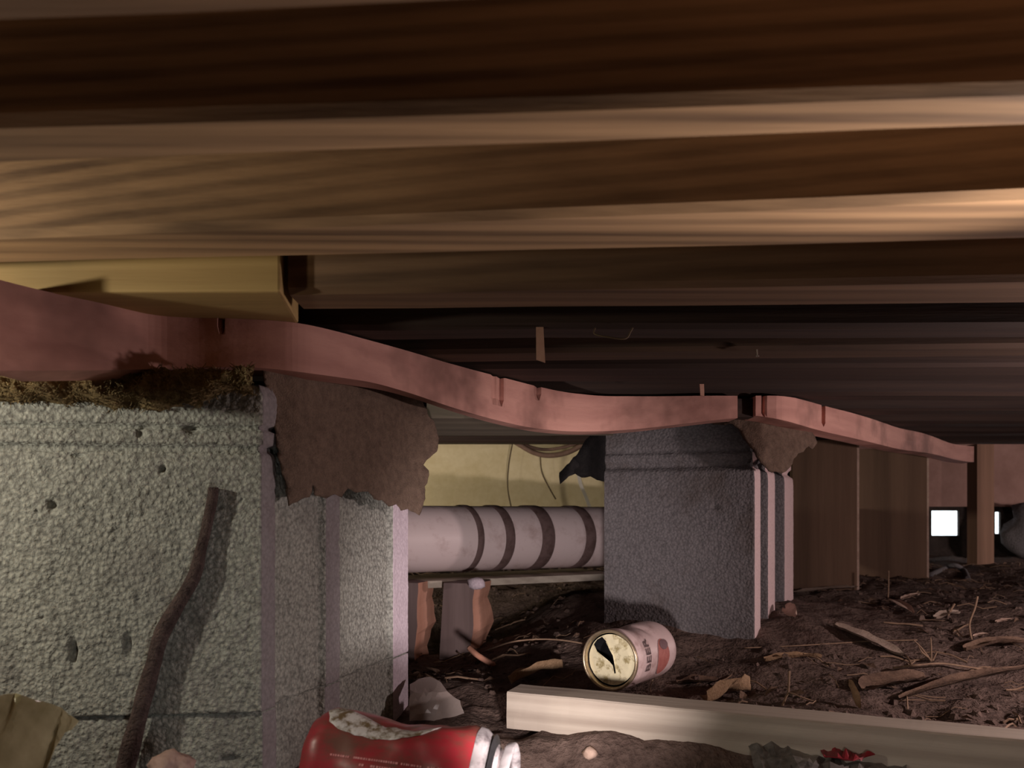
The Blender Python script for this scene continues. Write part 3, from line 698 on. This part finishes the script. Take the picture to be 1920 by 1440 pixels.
# printed word around the can and its badge
def on_can(s, th, lift=.0003): return cyl(s, th, dent(s, th, .0325) + lift)
sgn = vs
cu = bpy.data.curves.new('word', 'FONT'); cu.body = 'BEER'; cu.size = .0165; cu.align_x = 'CENTER'; cu.resolution_u = 2; cu.offset = .0003
to = bpy.data.objects.new('word', cu); COL.objects.link(to); bpy.context.view_layer.update()
tm = to.to_mesh(); tv = [v_.co.copy() for v_ in tm.vertices]; tf = [tuple(p.vertices) for p in tm.polygons]; to.to_mesh_clear()
bpy.data.objects.remove(to); bpy.data.curves.remove(cu)
mb = MB(); TH0 = sgn * 1.42
mb.add([on_can(.030 + (.0105 - c.y) * 1.0 - .004, TH0 - sgn * c.x / .0325, .0007) for c in tv], tf)
mb.build('can_lettering', M['ink'], can)
def patch(s0, th0, rs, rt, clip, name, mat, lift, par):
    V = [on_can(s0, th0, lift)]; n = 28; rings = 5; Fq = []
    for r in range(1, rings + 1):
        for k in range(n):
            a = 2*math.pi*k/n; V.append(on_can(s0 + rs*r/rings*math.cos(a), th0 + rt*r/rings*math.sin(a) * clip(a), lift))
    Fq = [(0, 1+k, 1+(k+1) % n) for k in range(n)] + [(1+(r-1)*n+k, 1+r*n+k, 1+r*n+(k+1) % n, 1+(r-1)*n+(k+1) % n) for r in range(1, rings) for k in range(n)]
    return MB().add(V, Fq).build(name, mat, par, smooth=True)
bd = patch(.072, sgn * 1.62, .0165, .62, lambda a: 1, 'can_badge', M['badge'], .0009, can)
patch(.075, sgn * 1.20, .011, .17, lambda a: 1, 'badge_top', M['badge_dark'], .0013, bd)

# ------------------------------------------------------------------ crushed red can
ra = P(606, 1420, .550); rb = P(934, 1465, .524)
RA, RU, RV = frame_of(ra, rb); RL = (rb - ra).length; R_ = .0335
red = empty('drink_can', (ra + rb) / 2 - Vector((0, 0, R_))); tag(red, 'crushed red can with white swirl lying at the foot of the left pier', 'can')
def rcyl(s, th, r):
    q = ra + RA * s + (RU * math.cos(th) + RV * math.sin(th)) * r
    q += (RU * math.cos(th) + RV * math.sin(th)) * (.0035 * fbm(Vector((s * 22, math.cos(th) * 1.2, math.sin(th) * 1.2)), 3) - .004 * math.exp(-((s - .05) / .03) ** 2) * max(0, math.cos(th - .2)) ** 3)
    return q
def rlathe(prof, n=64):
    mb = MB(); m = len(prof); V = [rcyl(s, 2*math.pi*k/n, r) for k in range(n) for (s, r) in prof]
    return mb.add(V, [(k*m+j, k*m+j+1, ((k+1) % n)*m+j+1, ((k+1) % n)*m+j) for k in range(n) for j in range(m-1)])
rlathe([(.001, .0005), (.003, .012), (-.001, .021), (-.005, .0255), (-.004, .0275), (.002, .0315), (.007, R_)] + [(lerp(.01, RL - .018, t/24), R_) for t in range(25)] + [(RL - .013, R_ - .001)]).build('can_body', M['can_red'], red, smooth=True)
rlathe([(RL - .014, R_ - .0005), (RL - .010, R_ - .0015), (RL - .006, R_ - .005), (RL - .001, R_ - .011), (RL + .002, R_ - .0145), (RL + .0025, R_ - .017)]).build('can_neck', M['alu'], red, smooth=True)
rlathe([(RL + .004, R_ - .0085), (RL + .009, R_ - .0075), (RL + .0105, R_ - .0088), (RL + .007, R_ - .0108), (RL + .003, R_ - .0105), (RL + .004, R_ - .0085)]).build('can_rim', M['alu'], red, smooth=True)
rlathe([(RL - .004, R_ - .004), (RL - .001, R_ - .012), (RL, .001)]).build('gap_shade_disc', M['can_dark'], red, smooth=True)  # dark disc added for the shade in the gap inside the rim
sv = 1 if RV.y < 0 else -1         # direction of theta that turns towards the viewer
def rpatch(pts, name, mat, lift):
    poly = pts
    return sheet(outline_jag(poly, .004, .0006, 6), lambda a, b_: rcyl(a, sv * b_ / R_, R_ + lift), .0035, .0002, Vector((0, 0, -1))).build(name, mat, red, smooth=True)
rpatch([(.004, .004), (.012, -.004), (.030, .002), (.048, .009), (.054, .006), (.064, .007), (.070, .011), (.082, .010), (.088, .009), (.076, .017), (.060, .022), (.040, .023), (.022, .021), (.010, .016)], 'white_swirl', M['can_pale'], .0005)
mb = MB(); rnd = random.Random(12)
for row, (s0, s1, b0) in enumerate(((.018, .10, .0375), (.04, .105, .0415))):
    s = s0
    while s < s1:
        l = rnd.uniform(.0008, .0018)
        if rnd.random() < .85:
            q = [rcyl(s, sv * b0 / R_, R_ + .0004), rcyl(s + l, sv * b0 / R_, R_ + .0004), rcyl(s + l, sv * (b0 + .0014) / R_, R_ + .0004), rcyl(s, sv * (b0 + .0014) / R_, R_ + .0004)]
            mb.add(q, [(0, 1, 2, 3)])
        s += l + rnd.uniform(.0003, .0008)
o = mb.build('worn_print', M['pale_ink'], red); o['kind'] = 'stuff'

# ------------------------------------------------------------------ plank, stick, plastics, stone
a = P(950, 1297, .78); zt = CZ - .180; zb = CZ - .2165
a = Vector((-.0053, .78, 0)); b_ = Vector(((2060 - 960) / F * .595, .595, 0)); dr = (b_ - a).normalized(); nr = Vector((-dr.y, dr.x, 0))
mb = MB(); n = 60; V = []
for q in range(n + 1):
    t = q / n; c = a.lerp(b_, t)
    for (o, z_) in ((0, zb), (0, lerp(zb, zt, .33)), (0, lerp(zb, zt, .66)), (0, zt - .0015), (.0015, zt), (.038, zt), (.038, zb)):
        V.append(c + nr * o + Vector((0, 0, z_ + .0006 * fbm(Vector((t * 6, o * 40, z_ * 30)), 2))) - nr * .0008 * fbm(Vector((t * 20, z_ * 90, 0)), 2))
mb.add(V, [(q*7+k, q*7+(k+1) % 7, (q+1)*7+(k+1) % 7, (q+1)*7+k) for q in range(n) for k in range(7)] + [tuple(range(7))[::-1], tuple(n*7+k for k in range(7))])
pl = mb.build('wooden_plank', M['plank']); tag(pl, 'long pale weathered plank lying on the soil in front of the pale can', 'plank')

rp = [(400, 914, 9.5), (392, 965, 10), (378, 1030, 10.5), (362, 1085, 12.5), (330, 1140, 14), (302, 1190, 14.5), (288, 1245, 14.5), (272, 1300, 15), (258, 1350, 16), (243, 1410, 17), (228, 1475, 17.5), (222, 1530, 17.5)]
def face_y(px): return hit(CL, C0, px).y
pts = bez([P(x_, y_, face_y(x_) - w_ * .58 / F - .0012) for x_, y_, w_ in rp], 6)
N_ = len(pts); mb = MB(); rp_ = [(i, a_[2]) for i, a_ in enumerate(rp)]; rad = [interp(rp_, i / (N_ - 1) * 11)[0] * .58 / F * (1 + .05 * math.sin(i * .5)) for i in range(N_)]
pts = [p + Vector((.0008 * fbm(Vector((i * .12, 0, 0)), 2), 0, 0)) for i, p in enumerate(pts)]
mb.tube(pts, rad, 12)
tag(mb.build('dry_root', M['bark'], smooth=True), 'thin bent brown root leaning upright against the left pier', 'root')

poly = [(-60, 1318), (0, 1306), (40, 1303), (62, 1314), (90, 1322), (120, 1340), (152, 1350), (140, 1366), (122, 1374), (106, 1400), (92, 1426), (78, 1460), (60, 1500), (-60, 1500)]
def ymap(px, py):
    d = .46 + .00028 * (px - 40) - .00018 * (py - 1300)
    q = P(px, py, d); q.y += .012 * abs(fbm(Vector((px * .016 + py * .006, py * .004, 1)), 2)) + .004 * math.sin(px * .06 + py * .025); return q
mb = sheet(outline_jag(poly, 14, 1.5, 9), ymap, 10, .0008)
tag(mb.build('plastic_wrapper', M['yplastic']), 'crumpled shiny yellow olive plastic wrapper in front of left pier', 'wrapper')
rock(P(318, 1442, .50), .013, 'pebble', M['stone'], 'rounded pinkish pebble at the foot of the leaning root', 'pebble', 3, 1, (1.1, .8, .8))
# crumpled clear plastic by the big pier
poly = [(768, 1352), (768, 1284), (784, 1274), (806, 1270), (826, 1279), (838, 1296), (862, 1314), (874, 1352)]
def cmap(px, py):
    q = P(px, py, .815 + (.0002 if py > 1297 else .0011) * (1297 - py) + .0004 * max(0, px - 822)); q.y += .005 * fbm(Vector((px * .012 + py * .02, py * .006, 17)), 2); return q
tag(sheet(outline_jag(poly, 9, 1, 3), cmap, 9, .0006).build('plastic_scrap', M['clear']), 'crumpled clear plastic scrap at the right foot of the big pier', 'plastic scrap')
# grey film in front of the plank
def film(poly, name, mat, label, cat, h=.004, res=14, seed=1, amp=.010):
    def mp(px, py):
        q = on_ground(px, py); q.z += h + amp * abs(fbm(Vector((q.x * 45, q.y * 45, seed)), 3)); return q
    return tag(sheet(outline_jag(poly, 20, 2, seed), mp, res, .0008, Vector((0, 0, -1))).build(name, mat), label, cat)
film([(1400, 1408), (1470, 1412), (1560, 1424), (1640, 1436), (1700, 1446), (1700, 1475), (1420, 1470)], 'plastic_film', M['gplastic'], 'crumpled grey plastic film lying before the pale plank', 'plastic film')
film([(1535, 1428), (1580, 1430), (1625, 1438), (1640, 1452), (1600, 1456), (1545, 1446)], 'red_scrap', M['redbit'], 'small dark red scrap on the grey film below the plank', 'scrap', .011, 8, 5)
q = on_ground(1106, 1434); rock(q + Vector((0, 0, .004)), .0065, 'pebble', M['chip'], 'tiny pale pebble below the plank at the bottom edge', 'pebble', 2, 8, (1, 1, .9))

# ------------------------------------------------------------------ leaves, straws, chips on the soil
def leaf(p0, p1, width, mat, name, label, cat, curl=.3, lift=.003, seed=0, group=None, tilt=0):
    a, b_ = (on_ground(*p0) if len(p0) == 2 else P(*p0)), (on_ground(*p1) if len(p1) == 2 else P(*p1))
    dr = b_ - a; L = dr.length; dr.normalize(); sd = dr.cross(Vector((0, 0, 1))).normalized(); up = sd.cross(dr)
    if tilt: sd = (sd * math.cos(tilt) + up * math.sin(tilt)); up = sd.cross(dr)
    mb = MB(); n, m = 14, 6; V = []
    for i in range(n + 1):
        t = i / n; w_ = width * (math.sin(math.pi * (.06 + .9 * t)) ** .7) * (1 + .18 * fbm(Vector((t * 6, seed, 0)), 2))
        for j in range(m + 1):
            s = j / m * 2 - 1
            V.append(a + dr * L * t + sd * w_ * s + up * (curl * width * (s * s) + lift + .25 * width * fbm(Vector((t * 3, s, seed)), 2)) + Vector((0, 0, .12 * L * math.sin(math.pi * t) * curl)))
    n0 = len(V); m1 = m + 1; Fq = [(i*m1+j, i*m1+j+1, (i+1)*m1+j+1, (i+1)*m1+j) for i in range(n) for j in range(m)]
    V += [p - up * .0006 for p in V]; Fq += [tuple(k + n0 for k in reversed(f)) for f in Fq]
    mb.add(V, Fq)
    return tag(mb.build(name, mat, smooth=True), label, cat, group)
leaf((1562, 1178), (1690, 1236), .014, M['leaf_grey'], 'dry_leaf', 'long pale grey dry leaf lying diagonally on soil right of the small pier', 'leaf', .25, .004, 1)
leaf((1664, 1128), (1712, 1156), .010, M['chip'], 'wood_chip', 'pale pink wood chip slanting down in front of the plywood panels', 'chip', .15, .004, 2)
leaf((1692, 1131), (1724, 1122), .009, M['chip'], 'wood_chip', 'small whitish chip just right of the slanting pink chip', 'chip', .3, .006, 3)
leaf((1330, 1328), (1412, 1300), .022, M['leaf'], 'dry_leaf', 'crumpled tan dry leaf behind the plank, right of the pale can', 'leaf', .5, .006, 4, tilt=.5)
leaf((962, 1294), (1058, 1262), .016, M['leaf'], 'dry_leaf', 'curled tan dry leaf left of the pale can', 'leaf', .6, .006, 5, tilt=.3)
leaf((1434, 1246), (1540, 1240), .010, M['leaf'], 'dry_leaf', 'narrow tan dry leaf lying flat below the small pier corner', 'leaf', .4, .004, 6)
leaf((1608, 1330), (1590, 1276, .83), .006, M['leaf'], 'wood_splinter', 'upright tan splinter standing behind the plank', 'splinter', .2, .002, 7)
leaf((1500, 1164), (1480, 1148), .010, M['chip'], 'dry_leaf', 'small pinkish leaf scrap at the corner of the small pier', 'leaf', .4, .008, 8, tilt=.8)
leaf((1754, 1168), (1800, 1160), .010, M['leaf_grey'], 'dry_leaf', 'small grey leaf lying beyond the forked twig', 'leaf', .4, .006, 9)
leaf((1868, 1172), (1898, 1166), .006, M['chip'], 'wood_chip', 'small white chip near the right edge of the soil', 'chip', .2, .004, 10)
leaf((1826, 1200), (1852, 1194), .005, M['chip'], 'wood_chip', 'little pale chip right of the forked twig', 'chip', .2, .004, 11)
leaf((1724, 1170), (1772, 1170), .004, M['straw'], 'wood_chip', 'thin tan chip lying left of the small grey leaf', 'chip', .2, .004, 12)
leaf((1690, 1318), (1925, 1258), .012, M['leaf_dark'], 'bark_strip', 'long curved brown bark strip lying near the right edge', 'bark', .2, .004, 13)
leaf((1490, 1116), (1612, 1104), .018, M['leaf_grey'], 'wood_scrap', 'flat grey wood scrap at the foot of the nearer plywood panel', 'wood scrap', .05, .006, 14)
leaf((1810, 1230), (1925, 1218), .012, M['leaf_dark'], 'dry_leaf', 'brown crumpled leaf at the right edge beyond the bark strip', 'leaf', .5, .006, 15)
leaf((1620, 1300), (1740, 1280), .024, M['leaf_dark'], 'dry_leaf', 'wide dark brown leaf pressed in the soil below the forked twig', 'leaf', .25, .004, 16)
leaf((1270, 1290), (1345, 1284), .012, M['leaf_dark'], 'dry_leaf', 'dark brown leaf lying just below the bottom end of the can', 'leaf', .3, .004, 17)
def straw(pts, r, name, label, cat, mat='straw', n=6):
    q = [(on_ground(*p) + Vector((0, 0, .002))) if len(p) == 2 else P(*p) for p in pts]
    return tag(MB().tube(bez(q), r, n).build(name, M[mat], smooth=True), label, cat)
def gd(px, py): return on_ground(px, py).y
d_ = gd(1765, 1262); straw([(1675, 1256), (1720, 1247, d_ - .02), (1765, 1244, d_), (1810, 1250, d_), (1858, 1262)], .0013, 'straw_stalk', 'arched pale straw stalk below the forked twig', 'straw')
d_ = gd(1745, 1240); fk = empty('forked_twig', P(1745, 1240, d_)); tag(fk, 'small forked pale twig sticking up from the soil at right', 'twig')
for p in ([(1746, 1240), (1728, 1215), (1713, 1200)], [(1746, 1240), (1746, 1215), (1745, 1195)], [(1748, 1240), (1754, 1228), (1757, 1222)], [(1740, 1232), (1728, 1222), (1722, 1210)]):
    MB().tube(bez([P(x_, y_, d_) for x_, y_ in p], 4), [.0014 - .0001 * i for i in range(9)], 6).build('prong', M['straw'], fk, smooth=True)
d_ = gd(1470, 1325); straw([(1466, 1326, d_), (1474, 1306, d_), (1478, 1296, d_ ), (1480, 1258, d_)], .0013, 'twig', 'thin upright twig behind the plank, right of the tan leaf', 'twig')
straw([(1479, 1298, d_), (1500, 1306, d_ - .01), (1530, 1316, d_ - .01)], .0008, 'straw_stalk', 'thin straw lying beside the upright twig behind the plank', 'straw')
d_ = gd(1665, 1122); straw([(1665, 1124, d_), (1666, 1100, d_), (1666, 1070, d_)], .0013, 'stalk', 'thin vertical stalk standing before the plywood panels', 'stalk')
d_ = gd(1822, 1200); straw([(1822, 1200, d_), (1818, 1170, d_), (1828, 1140, d_), (1833, 1118, d_)], .0013, 'stalk', 'thin leaning stalk near the right edge of the soil', 'stalk')
d_ = gd(1778, 1160); straw([(1774, 1162, d_), (1782, 1146, d_), (1790, 1132, d_)], .0016, 'stalk', 'short leaning stalk beside the small grey leaf', 'stalk')
straw([(1395, 1218), (1480, 1216), (1560, 1212), (1640, 1208), (1720, 1205)], .0009, 'straw_stalk', 'long straight thin straw lying across the soil under the grey leaf', 'straw')
d_ = .95; straw([(905, 1226), (950, 1206, 1.0), (1000, 1199, .98), (1050, 1200, .96), (1100, 1208, .94), (1130, 1216, .93)], .0011, 'straw_stalk', 'long arched straw running behind the pale can to the offcuts', 'straw')
d_ = gd(1222, 1300); straw([(1222, 1302, d_), (1219, 1290, d_), (1224, 1275, .86)], .0006, 'straw_stalk', 'tiny thin straw standing against the side of the pale can', 'straw')
d_ = gd(880, 1250); straw([(880, 1215, 1.05), (900, 1232, 1.03), (925, 1250)], .004, 'twig', 'short thick twig leaning at the foot of the ragged offcut', 'twig', 'cutoff')

rnd = random.Random(21)
def scatter(n, fn):
    mb = MB(); k_ = 0
    while k_ < n:
        y = rnd.uniform(.62, 2.3); X = rnd.uniform(-.25 * y, .72 * y)
        if X < -.03 and y < .92 or y < .76 - X * .22: continue
        pv = Vector((X, y))
        if .62 < y < .80 and abs(X) < .6 and abs((Vector((X, y, 0)) - a).dot(nr) - .019) < .03: continue
        if (Vector((X, y)) - Vector(((fc.x+bc.x)/2, (fc.y+bc.y)/2))).length < .075: continue
        if 1.02 < y < 1.5 and .1 < X < .55: continue
        fn(mb, Vector((X, y, gz(X, y)))); k_ += 1
    return mb
def f1(mb, p):
    L = rnd.uniform(.012, .06); th = rnd.uniform(0, math.pi); d = Vector((math.cos(th), math.sin(th) * .8, 0)) * L
    q = [p + d * t for t in (0, .35, .7, 1)]
    for i, e in enumerate(q): e.z = gz(e.x, e.y) + .001 + rnd.uniform(0, .006) * (1 if i in (1, 2) else .4)
    mb.tube(q, rnd.uniform(.0004, .0012), 4, caps=False)
mb = scatter(420, f1); tag(mb.build('straw_litter', M['straw']), 'fine straw and stalk litter scattered over the brown soil', 'litter', kind='stuff')
def f2(mb, p):
    r = rnd.uniform(.002, .007); th = rnd.uniform(0, 6.28)
    V = [p + Vector((math.cos(th + k * 1.047) * r * rnd.uniform(.6, 1.3), math.sin(th + k * 1.047) * r * rnd.uniform(.6, 1.3), -.001 + rnd.uniform(-.0006, .001))) for k in range(6)]
    V += [p + Vector((math.cos(th + k * 1.57) * r * .55, math.sin(th + k * 1.57) * r * .55, r * rnd.uniform(.4, .8))) for k in range(4)]
    mb.add(V, [(0,1,6),(1,7,6),(1,2,7),(2,3,7),(3,8,7),(3,4,8),(4,9,8),(4,5,9),(5,6,9),(5,0,6),(6,7,8,9)])
mb = scatter(1300, f2); tag(mb.build('soil_clods', M['soil']), 'small clods and crumbs of dry soil all over the ground', 'soil', kind='stuff')
def f3(mb, p):
    r = rnd.uniform(.004, .013); th = rnd.uniform(0, 6.28); u = Vector((math.cos(th), math.sin(th), rnd.uniform(-.3, .5))).normalized() * r; v_ = Vector((-math.sin(th), math.cos(th), rnd.uniform(-.2, .6))).normalized() * r * .45
    p = p + Vector((0, 0, .003)); c = Vector((0, 0, r * .3))
    mb.add([p - u, p - u * .3 - v_ + c, p + u * .5 - v_ * .8 + c * .5, p + u, p + u * .4 + v_ + c, p - u * .4 + v_ * .9, p + c * .1], [(0,1,6),(1,2,6),(2,3,6),(3,4,6),(4,5,6),(5,0,6)])
mb = scatter(300, f3); tag(mb.build('leaf_litter', M['leaf_dark']), 'crumbled brown leaf bits strewn across the crawl space soil', 'litter', kind='stuff')

for o in list(bpy.data.objects):
    for key in ('_org', '_emp_owner'):
        if key in o: del o[key]
